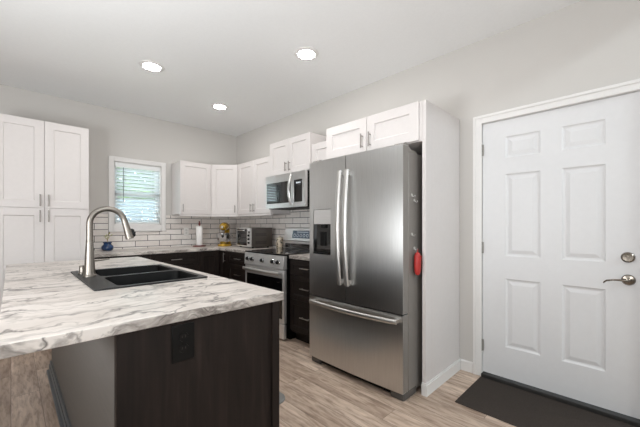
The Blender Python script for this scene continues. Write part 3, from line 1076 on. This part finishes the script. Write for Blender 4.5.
# dispenser
y0_, y1_ = FY0 - hole[0] - .006, FY0 - hole[1] + .006
dz0, dz1, dzm = .981, 1.362, 1.238
DX = FXF - .001
MB().box(DX - .002, FXF + .012, y0_, y1_, dzm, dz1).build('control_panel', M_STEEL_L, dlo, 'shiny dispenser control panel', bevel=.002)
m = MB()
m.box(FXF + .014, FXF + .018, y0_, y1_, dz0, dzm)
m.box(DX, FXF + .016, y0_, y0_ - .006, dz0, dzm).box(DX, FXF + .016, y1_ + .006, y1_, dz0, dzm).box(DX - .01, FXF + .016, y0_, y1_, dz0, dz0 + .008)
dco = m.build('dispenser_recess', M_BLKGLASS, dlo, 'dark dispenser alcove', smooth=False)
MB().box(FXF - .006, FXF + .012, (y0_ + y1_) / 2 - .035, (y0_ + y1_) / 2 + .015, 1.205, dzm).box(FXF + .004, FXF + .012, (y0_ + y1_) / 2 - .03, (y0_ + y1_) / 2 + .03, 1.05, 1.17).build('paddle', M_BLACK, dlo, bevel=.003)

# handles: flat bowed bars
def bar(name, parent, pts, hw, th, up):
    """ribbon bar of width 2*hw along 'up' and thickness th"""
    m_ = MB()
    m_.tube(pts, [th] * len(pts), 16, sx=hw / th, up=up)
    return m_


for y, par in ((-3.122, dlo), (-3.198, dro)):
    pts = []
    for k in range(17):
        s = k / 16
        z = .752 + (1.664 - .752) * s
        pts.append((-.868 - .030 * math.sin(math.pi * s), y, z))
    h_ = bar('handle', par, pts, .021, .011, (1, 0, 0))
    for z in (.775, 1.640):
        h_.box(-.872, FXF - .004, y - .012, y + .012, z - .018, z + .018)
    h_.build('handle', M_HANDLE, par)
pts = []
for k in range(21):
    s = k / 20
    pts.append((-.862 - .034 * math.sin(math.pi * s), -2.770 - .868 * s, .562))
h_ = bar('handle', fzo, pts, .017, .010, (1, 0, 0))
for y in (-2.790, -3.618):
    h_.box(-.868, FXF + .004, y - .016, y + .016, .551, .573)
h_.build('handle', M_HANDLE, fzo)
# hinge covers on top and the kick grille with feet
for y in (FY1 + .05, FY0 - .05):
    hc = MB()
    prof = [(-.795, 1.753), (-.795, 1.790), (-.785, 1.806), (-.760, 1.812), (-.735, 1.806), (-.715, 1.785), (-.690, 1.772), (-.620, 1.768), (-.600, 1.753)]
    hc.prism_y(prof, y - .040, y + .040)
    hc.build('hinge_cover', M_FRIDGE_SIDE, fr, 'grey moulded hinge cover')
kg = MB().box(-.775, -.70, FY1 + .10, FY0 - .10, .012, .058)
kg.build('kick_grille', M_BLACK, fr, smooth=False)
for y0k, y1k in ((FY0 - .003, FY0 - .115), (FY1 + .115, FY1 + .003)):
    MB().box(-.800, -.62, y0k, y1k, .0, .060).build('foot', M_FOOT, fr, bevel=.012)
MB().box(-.15, -.07, FY1 + .02, FY0 - .02, 0, .03).build('rear_roller', M_BLACK, fr, smooth=False)


def text_part(name, s, mat, parent, loc, size, xdir, nrm, ext=.0004):
    cu_ = bpy.data.curves.new(name, 'FONT')
    cu_.body, cu_.size, cu_.extrude, cu_.align_x = s, size, ext, 'CENTER'
    tmp = bpy.data.objects.new(name, cu_)
    COL.objects.link(tmp)
    bpy.context.view_layer.update()
    me = bpy.data.meshes.new_from_object(tmp.evaluated_get(bpy.context.evaluated_depsgraph_get()))
    bpy.data.objects.remove(tmp)
    x = V(xdir).normalized()
    z = V(nrm).normalized()
    y = z.cross(x)
    Mx = Matrix((x, y, z)).transposed().to_4x4()
    off = V((0, 0, 0))
    p = parent
    while p is not None:
        off += V(p.location)
        p = p.parent
    me.transform(Matrix.Translation(V(loc) - off) @ Mx)
    me.materials.clear()
    me.materials.append(mat)
    o_ = bpy.data.objects.new(name, me)
    COL.objects.link(o_)
    o_.parent = parent
    return o_


text_part('badge_lettering', 'Whirlpool', M_LOGO, dro, (-.8185, -3.528, 1.699), .024, (0, -1, 0), (-1, 0, 0))

# things on the fridge side
def hook(x, z, label):
    h0 = thing('magnetic_hook', label, 'hook', (x, FY1, z), 'hooks on the refrigerator side')
    y = FY1 + .006
    MB().lathe((x, y, z), [(0, .007), (.008, .006), (.010, .003), (.010, 0)], 18, (0, -1, 0)).build('base', M_HOOK, h0)
    MB().tube([(x, y - .006, z - .004), (x, y - .012, z - .014), (x, y - .02, z - .018), (x, y - .026, z - .012), (x, y - .026, z - .004)], .0028, 8).build('peg', M_CHROME, h0)


hook(-.690, 1.446, 'small white hook highest on the refrigerator side')
hook(-.655, 1.410, 'small white hook just below the highest one on the refrigerator side')
hook(-.690, 1.165, 'small white hook lowest on the refrigerator side, above the red mitt')
hook(-.655, 1.062, 'small pale hook carrying the red mitt')
mt = thing('pinch_mitt', 'small red silicone pinch mitt hanging beside the refrigerator', 'oven mitt', (-.665, -3.684, .87))
m = MB()
prof = [(.002, 1.036), (.018, 1.028), (.026, 1.005), (.028, .95), (.026, .90), (.018, .876), (.002, .868)]
m.tube([(-.660, -3.688, z) for r, z in prof], [max(r, .004) for r, z in prof], 18, sx=.85, up=(1, 0, 0))
mo = m.build('mitt_shell', M_RED, mt)
g_ = MB()
for dx in (-.012, 0, .012):
    g_.tube([(-.660 + dx, -3.7115 + abs(dx) * .12, 1.01), (-.660 + dx, -3.7045 + abs(dx) * .12, .90)], .0025, 8)
g_.build('grip_rib', M_RED, mo)
MB().tube([(-.660, -3.688, 1.03), (-.655, -3.689, 1.05), (-.653, -3.687, 1.056), (-.660, -3.686, 1.05), (-.662, -3.688, 1.03)], .0016, 8).build('hanging_loop', M_RED, mt)

# ------------------------------------------------------------------ range
RY0, RY1, RXF = -1.431, -2.196, -.700
rg = thing('kitchen_range', 'freestanding stainless range with black glass cooktop under the microwave', 'stove', (-.35, -1.83, 0))
MB().box(-.664, -.03, RY1, RY0, .06, .905).box(-.60, -.08, RY1 + .02, RY0 - .02, 0, .06).build('body', M_BLACK, rg, 'black side walls', smooth=False)
MB().box(-.704, -.075, RY1 - .001, RY0 + .001, .905, .924).build('cooktop', M_BLKGLASS, rg, 'black glass cooktop', bevel=.004)
for (x, y, r) in ((-.50, -1.65, .10), (-.50, -2.02, .085), (-.23, -1.65, .078), (-.23, -2.02, .10)):
    br_ = MB().lathe((x, y, .9243), [(r, 0), (r, .0004), (r - .003, .0004), (r - .003, 0)], 40)
    br_.build('burner_ring', M_LCD, rg, 'thin grey printed burner ring')
MB().prism_y([(-.660, .762), (-.712, .762), (-.702, .902), (-.655, .902)], RY1, RY0).build('control_panel', M_STEEL_L, rg, bevel=.003)
for k, y in enumerate((-1.515, -1.610, -1.8135, -2.015, -2.110)):
    kx = -.707
    m = MB().lathe((kx, y, .832), [(0, .032), (.017, .031), (.0195, .026), (.021, .010), (.027, .008), (.029, 0)], 22, (-1, 0, .08))
    ko = m.build('knob', M_BLACK, rg, 'black knob with bright ring')
    MB().lathe((kx, y, .832), [(.0215, .012), (.025, .0125), (.0275, .009), (.0275, .003)], 22, (-1, 0, .08)).box(kx - .036, kx - .030, y - .004, y + .004, .820, .850).build('knob_ring', M_CHROME, ko)
od = MB().slab((RXF, RY0 - .003, .190), (0, -1, 0), (-1, 0, 0), .760, .565, .034, [(.03, .73, .04, .475)], [(.002, .004)])
odo = od.build('oven_door', M_STEEL_L, rg, bevel=.003)
MB().box(RXF + .0005, RXF + .0035, RY0 - .036, RY1 + .036, .234, .661).build('window', M_BLKGLASS, odo, 'black oven window', smooth=False)
pts = [(-.745 - .022 * math.sin(math.pi * k / 14), RY0 - .03 - (.766 - .06) * k / 14, .718) for k in range(15)]
h_ = bar('handle', odo, pts, .019, .011, (1, 0, 0))
for y in (RY0 - .05, RY1 + .05):
    h_.box(-.748, RXF + .002, y - .014, y + .014, .704, .726)
h_.build('handle', M_HANDLE, odo)
MB().slab((RXF, RY0 - .003, .025), (0, -1, 0), (-1, 0, 0), .760, .155, .034).build('storage_drawer', M_STEEL_L, rg, bevel=.004)
MB().prism_y([(-.030, .924), (-.075, .924), (-.088, 1.02), (-.105, 1.03), (-.075, 1.19), (-.060, 1.20), (-.030, 1.20)], RY1, RY0).build('backguard', M_STEEL_L, rg, 'sloping steel backguard', bevel=.003)
MB().box(-.084, -.076, RY1 + .003, RY0 - .003, .928, 1.016).build('vent_panel', M_BLKGLASS, rg, 'black strip below the backguard', smooth=False)


def on_guard(y, z, d=0.0):
    s = (z - 1.03) / .16
    return V((-.105 + .03 * s - .001 - d, y, z))


m = MB()
ya, yb_, za, zb_ = -1.600, -1.99, 1.062, 1.160
P8 = [on_guard(y, z, d_) for d_ in (.001, -.004) for y, z in ((ya, za), (yb_, za), (yb_, zb_), (ya, zb_))]
m.add(P8, [(0, 1, 2, 3), (7, 6, 5, 4), (0, 4, 5, 1), (1, 5, 6, 2), (2, 6, 7, 3), (3, 7, 4, 0)])
dso = m.build('display', M_LCD, rg, 'blue grey touch display with round key prints', smooth=False)
m = MB()
for k in range(5):
    c_ = on_guard(-1.645 - k * .062, 1.098, .0013)
    m.lathe(c_, [(.022, 0), (.022, .0005), (.016, .0005), (.016, 0)], 22, (-1, 0, .19))
m.box(*(lambda p: (p.x - .0006, p.x + .0004, p.y - .11, p.y + .11, p.z - .004, p.z + .004))(on_guard(-1.795, 1.142, .0013)))
m.build('key_print', M_INK, dso, smooth=False)

# ------------------------------------------------------------------ microwave
MY0, MY1, MXF, MZ0, MZ1 = -1.450, -2.208, -.412, 1.440, 1.846
mw = thing('microwave', 'stainless over the range microwave below the short white cabinet', 'microwave', (-.2, -1.84, MZ0))
MB().box(-.380, -.009, MY1, MY0, MZ0, MZ1).build('housing', M_BLACK, mw, bevel=.002)
fp = MB().slab((MXF, MY0, MZ0), (0, -1, 0), (-1, 0, 0), .758, MZ1 - MZ0, .033, [(.02, .50, .055, .315), (.56, .706, .055, .315)], [(.001, .003)])
fpo = fp.build('front', M_STEEL, mw, bevel=.003)
MB().box(MXF + .0004, MXF + .0026, MY0 - .023, MY0 - .497, MZ0 + .058, MZ0 + .312).build('window', M_BLKGLASS, fpo, 'dark microwave window', smooth=False)
MB().box(MXF + .0004, MXF + .0026, MY0 - .563, MY0 - .703, MZ0 + .058, MZ0 + .312).build('control_panel', M_BLKGLASS, fpo, 'black key panel', smooth=False)
m = MB()
m.box(MXF - .0004, MXF + .0006, MY0 - .60, MY0 - .675, MZ0 + .268, MZ0 + .286)
m.build('clock_print', M_INK, fpo, smooth=False)
pts = [(MXF - .022 - .034 * math.sin(math.pi * k / 12), MY0 - .530, MZ0 + .022 + .36 * k / 12) for k in range(13)]
h_ = bar('handle', fpo, pts, .018, .010, (1, 0, 0))
for z in (MZ0 + .036, MZ0 + .366):
    h_.box(MXF - .026, MXF + .004, MY0 - .542, MY0 - .518, z - .012, z + .012)
h_.build('handle', M_STEEL, fpo)
MB().box(-.375, -.02, MY1 + .02, MY0 - .02, MZ0 - .006, MZ0).build('underside_grille', M_GASKET, mw, smooth=False)

# ------------------------------------------------------------------ toaster oven
ang = math.radians(-96)
ud = V((math.cos(ang), math.sin(ang), 0))         # along the front, towards the camera
nd = V((ud.y, -ud.x, 0))                          # outward normal of the front
near = V((-.435, -1.135, .915))
Wt, Dt, Ht = .46, .335, .280
org = near - ud * Wt
to = thing('toaster_oven', 'steel toaster oven with glass door on the worktop corner beside the range', 'toaster oven', tuple(near - ud * Wt / 2 - nd * Dt / 2))


def tbox(mb, a0, a1, d0, d1, z0, z1):
    """a along the front, d depth behind the front plane"""
    vs = [org + ud * a - nd * d_ + V((0, 0, z)) for z in (z0, z1) for d_ in (d0, d1) for a in (a0, a1)]
    return mb.add(vs, [(0, 2, 3, 1), (4, 5, 7, 6), (0, 1, 5, 4), (2, 6, 7, 3), (0, 4, 6, 2), (1, 3, 7, 5)])


tbox(MB(), 0, Wt, .012, Dt, .018, Ht).build('housing', plain('dark_steel_shell', srgb(120, 114, 109), .36, .9, var=.06, vscale=(8, 8, 300)), to, bevel=.006)
for a in (.04, Wt - .04):
    for d_ in (.05, Dt - .05):
        p = org + ud * a - nd * d_
        MB().cyl(p, p + V((0, 0, .019)), .013, 12).build('foot', M_BLACK, to)
m = MB()
for z in (.06, .075, .09, .17, .185, .20):
    tbox(m, Wt - .001, Wt + .0008, .07, .24, z, z + .005)
m.build('vent_slot', M_GASKET, to, smooth=False)
m = MB()
tbox(m, .0, Wt, .0, .012, .018, .034)
tbox(m, .0, Wt, .0, .012, Ht - .016, Ht)
tbox(m, .0, .014, .0, .012, .034, Ht - .016)
tbox(m, Wt - .118, Wt - .106, .0, .012, .034, Ht - .016)
m.build('front_frame', M_STEEL_L, to, smooth=False)
dg = tbox(MB(), .014, Wt - .118, .003, .009, .034, Ht - .016).build('glass_door', M_BLKGLASS, to, 'dark glass door', smooth=False)
m = MB()
p0, p1 = org + ud * .04 + nd * .03 + V((0, 0, Ht - .035)), org + ud * (Wt - .145) + nd * .03 + V((0, 0, Ht - .035))
m.cyl(p0, p1, .007, 12)
for p in (p0 + ud * .02, p1 - ud * .02):
    m.cyl(p, p - nd * .028, .005, 8)
m.build('handle', M_CHROME, dg)
cpo = tbox(MB(), Wt - .106, Wt, .0, .012, .034, Ht - .016).build('control_panel', M_STEEL_L, to, smooth=False)
m = MB()
for z in (.075, .125, .175):
    c_ = org + ud * (Wt - .053) + V((0, 0, z))
    m.lathe(c_, [(0, .018), (.013, .018), (.015, .004), (.017, 0)], 18, nd)
m.build('knob', M_BLACK, cpo)
tbox(MB(), Wt - .082, Wt - .024, -.001, .002, .205, .232).build('display', M_BLKGLASS, cpo, smooth=False)

# ------------------------------------------------------------------ stand mixer
C0 = V((-.385, -.33, .9145))
fd = V((-.68, -.73, 0)).normalized()       # front of the mixer
mx = thing('stand_mixer', 'golden yellow stand mixer with steel bowl in the worktop corner', 'mixer', tuple(C0))
sd_ = V((-fd.y, fd.x, 0))


def mp_(f_, s_, z):
    return C0 + fd * f_ + sd_ * s_ + V((0, 0, z))


m = MB()
pts2 = []
for k in range(28):
    t_ = 2 * math.pi * k / 28
    f_, s_ = .175 * math.cos(t_), .105 * math.sin(t_)
    s_ *= (1.0 if f_ > 0 else .85)
    pts2.append((f_, s_))
lo = [mp_(a, b, 0) for a, b in pts2]
md = [mp_(a, b, .022) for a, b in pts2]
hi = [mp_(a * .93, b * .9, .034) for a, b in pts2]
n = 28
m.add(lo + md + hi, [(i * n + k, i * n + (k + 1) % n, (i + 1) * n + (k + 1) % n, (i + 1) * n + k) for i in range(2) for k in range(n)] + [tuple(range(2 * n, 3 * n)), tuple(range(n))[::-1]])
m.build('base', M_YELLOW, mx)
MB().tube([mp_(-.105, 0, .03), mp_(-.112, 0, .10), mp_(-.110, 0, .18), mp_(-.095, 0, .25)], [.060, .046, .042, .046], 20, sx=1.0).build('column', M_YELLOW, mx)
ho = MB().tube([mp_(-.165, 0, .285), mp_(-.150, 0, .286), mp_(-.10, 0, .290), mp_(-.02, 0, .296), mp_(.07, 0, .296), mp_(.13, 0, .292), mp_(.155, 0, .290), mp_(.160, 0, .290)],
               [.012, .040, .056, .064, .063, .054, .040, .026], 24, sx=.92, up=(0, 0, 1)).build('motor_head', M_YELLOW, mx)
MB().lathe(mp_(.156, 0, .290), [(0, .016), (.020, .015), (.025, .009), (.027, 0)], 20, fd).build('attachment_hub', M_NICKEL, ho)
MB().cyl(mp_(.075, 0, .24), mp_(.075, 0, .20), .014, 16).build('beater_shaft', M_NICKEL, ho)
bwc = mp_(.075, 0, .034)
bo = MB().lathe(bwc, [(0, .004), (.045, .0), (.050, .006), (.052, .012), (.076, .03), (.098, .07), (.107, .12), (.108, .160), (.112, .163), (.108, .166), (.105, .16), (.103, .12), (.094, .07), (.066, .03), (0, .022)], 32).build('bowl', M_BOWL, mx)
hp = [mp_(.075 + .02, .095, .17), mp_(.075 + .03, .135, .165), mp_(.075 + .03, .14, .13), mp_(.075 + .02, .125, .09), mp_(.075 + .01, .085, .075)]
MB().tube(hp, .006, 10).build('bowl_handle', M_BOWL, bo)

# ------------------------------------------------------------------ paper towel holder
tx, ty = -.735, -.205
ph = thing('paper_towel_holder', 'upright paper towel holder with red brown wooden base and white roll', 'paper towel holder', (tx, ty, .9145))
MB().lathe((tx, ty, .9145), [(0, 0), (.092, 0), (.095, .005), (.092, .014), (.06, .018), (0, .018)], 32).build('base', M_CHERRY, ph)
MB().lathe((tx, ty, .932), [(.008, 0), (.008, .30), (.014, .305), (.016, .318), (.011, .33), (.009, .338), (.012, .35), (.006, .362), (0, .364)], 16).build('post', M_CHERRY, ph)
pr = thing('paper_towel_roll', 'white paper towel roll on the wooden holder', 'paper towel', (tx, ty, .933))
MB().lathe((tx, ty, .9335), [(.019, 0), (.044, 0), (.046, .003), (.046, .280), (.044, .283), (.019, .283), (.019, 0)], 32).build('roll', M_PAPER, pr)

# ------------------------------------------------------------------ blue pot with sprig
bx, by = -1.886, -.19
bp_ = thing('flower_pot', 'small cobalt blue flared pot with a sparse sprig on the worktop', 'plant pot', (bx, by, .9145))
MB().lathe((bx, by, .9145), [(0, 0), (.042, 0), (.058, .012), (.066, .034), (.062, .056), (.046, .074), (.040, .084), (.046, .098), (.054, .108), (.050, .109), (.040, .098), (.034, .084), (0, .078)], 32).build('pot', M_BLUE, bp_)
st = MB()
tips = []
for k, (dx, dy, hh) in enumerate(((-.028, .0, .085), (.012, .008, .12), (.034, -.006, .095), (-.008, -.012, .06))):
    a = V((bx, by, .99))
    e_ = V((bx + dx, by + dy, .99 + hh + .02))
    mdl = (a + e_) / 2 + V((-dx * .4, 0, .01))
    st.tube([a, mdl, e_], [.0022, .0019, .0012], 8)
    tips.append((mdl, e_))
sto = st.build('sprig_stem', M_STEM, bp_)
lf = MB()
for mdl, e_ in tips:
    for c_, k in ((e_, 1), (mdl * .4 + e_ * .6, -1), (e_ * .8 + mdl * .2, 1)):
        a = V((k * .022, .004, .013))
        b = V((0, .007, .006))
        lf.add([c_, c_ + a * .5 + b, c_ + a, c_ + a * .5 - b, c_ + a * .5 + V((0, 0, .002))], [(0, 1, 4), (1, 2, 4), (2, 3, 4), (3, 0, 4)])
lf.build('leaf', M_LEAF, sto)

# ------------------------------------------------------------------ canister
kx, ky = -.10, -1.335
kn = thing('canister', 'small cream canister with dark pattern between toaster oven and range', 'canister', (kx, ky, .9145))
MB().lathe((kx, ky, .9145), [(0, 0), (.043, 0), (.047, .006), (.048, .06), (.046, .12), (.044, .128), (0, .128)], 28).build('jar', M_CANISTER, kn)
MB().lathe((kx, ky, 1.0425), [(.043, 0), (.046, .004), (.046, .014), (.032, .022), (.010, .026), (.012, .036), (.006, .042), (0, .043)], 28).build('lid', plain('cream_lid', srgb(214, 204, 186), .4), kn)

# ------------------------------------------------------------------ wall outlets
def outlet(x, z, label):
    o_ = thing('wall_outlet', label, 'outlet', (x, -.008, z))
    po = MB().box(x - .036, x + .036, -.0145, -.0085, z - .060, z + .060).build('plate', M_PLATE, o_, bevel=.002)
    m_ = MB()
    for dz_ in (-.021, .021):
        m_.lathe((x, -.0143, z + dz_), [(0, .002), (.0155, .002), (.0165, 0)], 20, (0, -1, 0))
    m_.build('socket', plain('outlet_face', srgb(214, 212, 208), .4), po)


outlet(-.852, 1.135, 'white double outlet on the tiles beside the paper towels')

# ------------------------------------------------------------------ mats
def rounded_mat(name, x0, x1, y0, y1, r, h, mat, label, cat):
    P_ = rrect(x0, x1, y0, y1, r)
    n_ = len(P_)
    ins = rrect(x0 + .012, x1 - .012, y0 + .012, y1 - .012, max(r - .01, .004))
    m_ = MB()
    m_.add([(x, y, .0005) for x, y in P_] + [(x, y, h * .45) for x, y in P_] + [(x, y, h) for x, y in ins],
           [(i * n_ + k, i * n_ + (k + 1) % n_, (i + 1) * n_ + (k + 1) % n_, (i + 1) * n_ + k) for i in range(2) for k in range(n_)] + [tuple(range(2 * n_, 3 * n_)), tuple(range(n_))[::-1]])
    return tag(m_.build(name, mat), label, cat)


rounded_mat('door_mat', -.545, -.032, -4.84, -3.905, .006, .010, M_MAT, 'dark charcoal door mat on the floor in front of the entry door', 'mat')
rounded_mat('standing_mat', -1.79, -1.333, -3.075, -1.85, .09, .018, M_GREYMAT, 'grey cushioned mat with rounded corner on the floor beside the island', 'mat')

# ------------------------------------------------------------------ recessed ceiling lights
def downlight(x, y, label):
    o_ = thing('ceiling_light', label, 'ceiling light', (x, y, H), 'recessed ceiling lights')
    MB().lathe((x, y, H), [(.066, -.0004), (.067, -.007), (.080, -.013), (.102, -.008), (.108, -.0002)], 40).build('trim_ring', M_TRIM, o_)
    m_ = MB().lathe((x, y, H), [(.066, -.006), (.066, -.011), (.060, -.016), (.042, -.0205), (.02, -.0225), (0, -.023)], 32)
    m_.build('lens', M_LENS, o_, 'glowing white lens')


downlight(-1.782, -1.553, 'round recessed ceiling light above the island')
downlight(-.846, -1.067, 'round recessed ceiling light nearest the corner cabinets')
downlight(-.883, -2.746, 'round recessed ceiling light in front of the refrigerator')
downlight(-1.80, -3.60, 'round recessed ceiling light over the near end of the island')
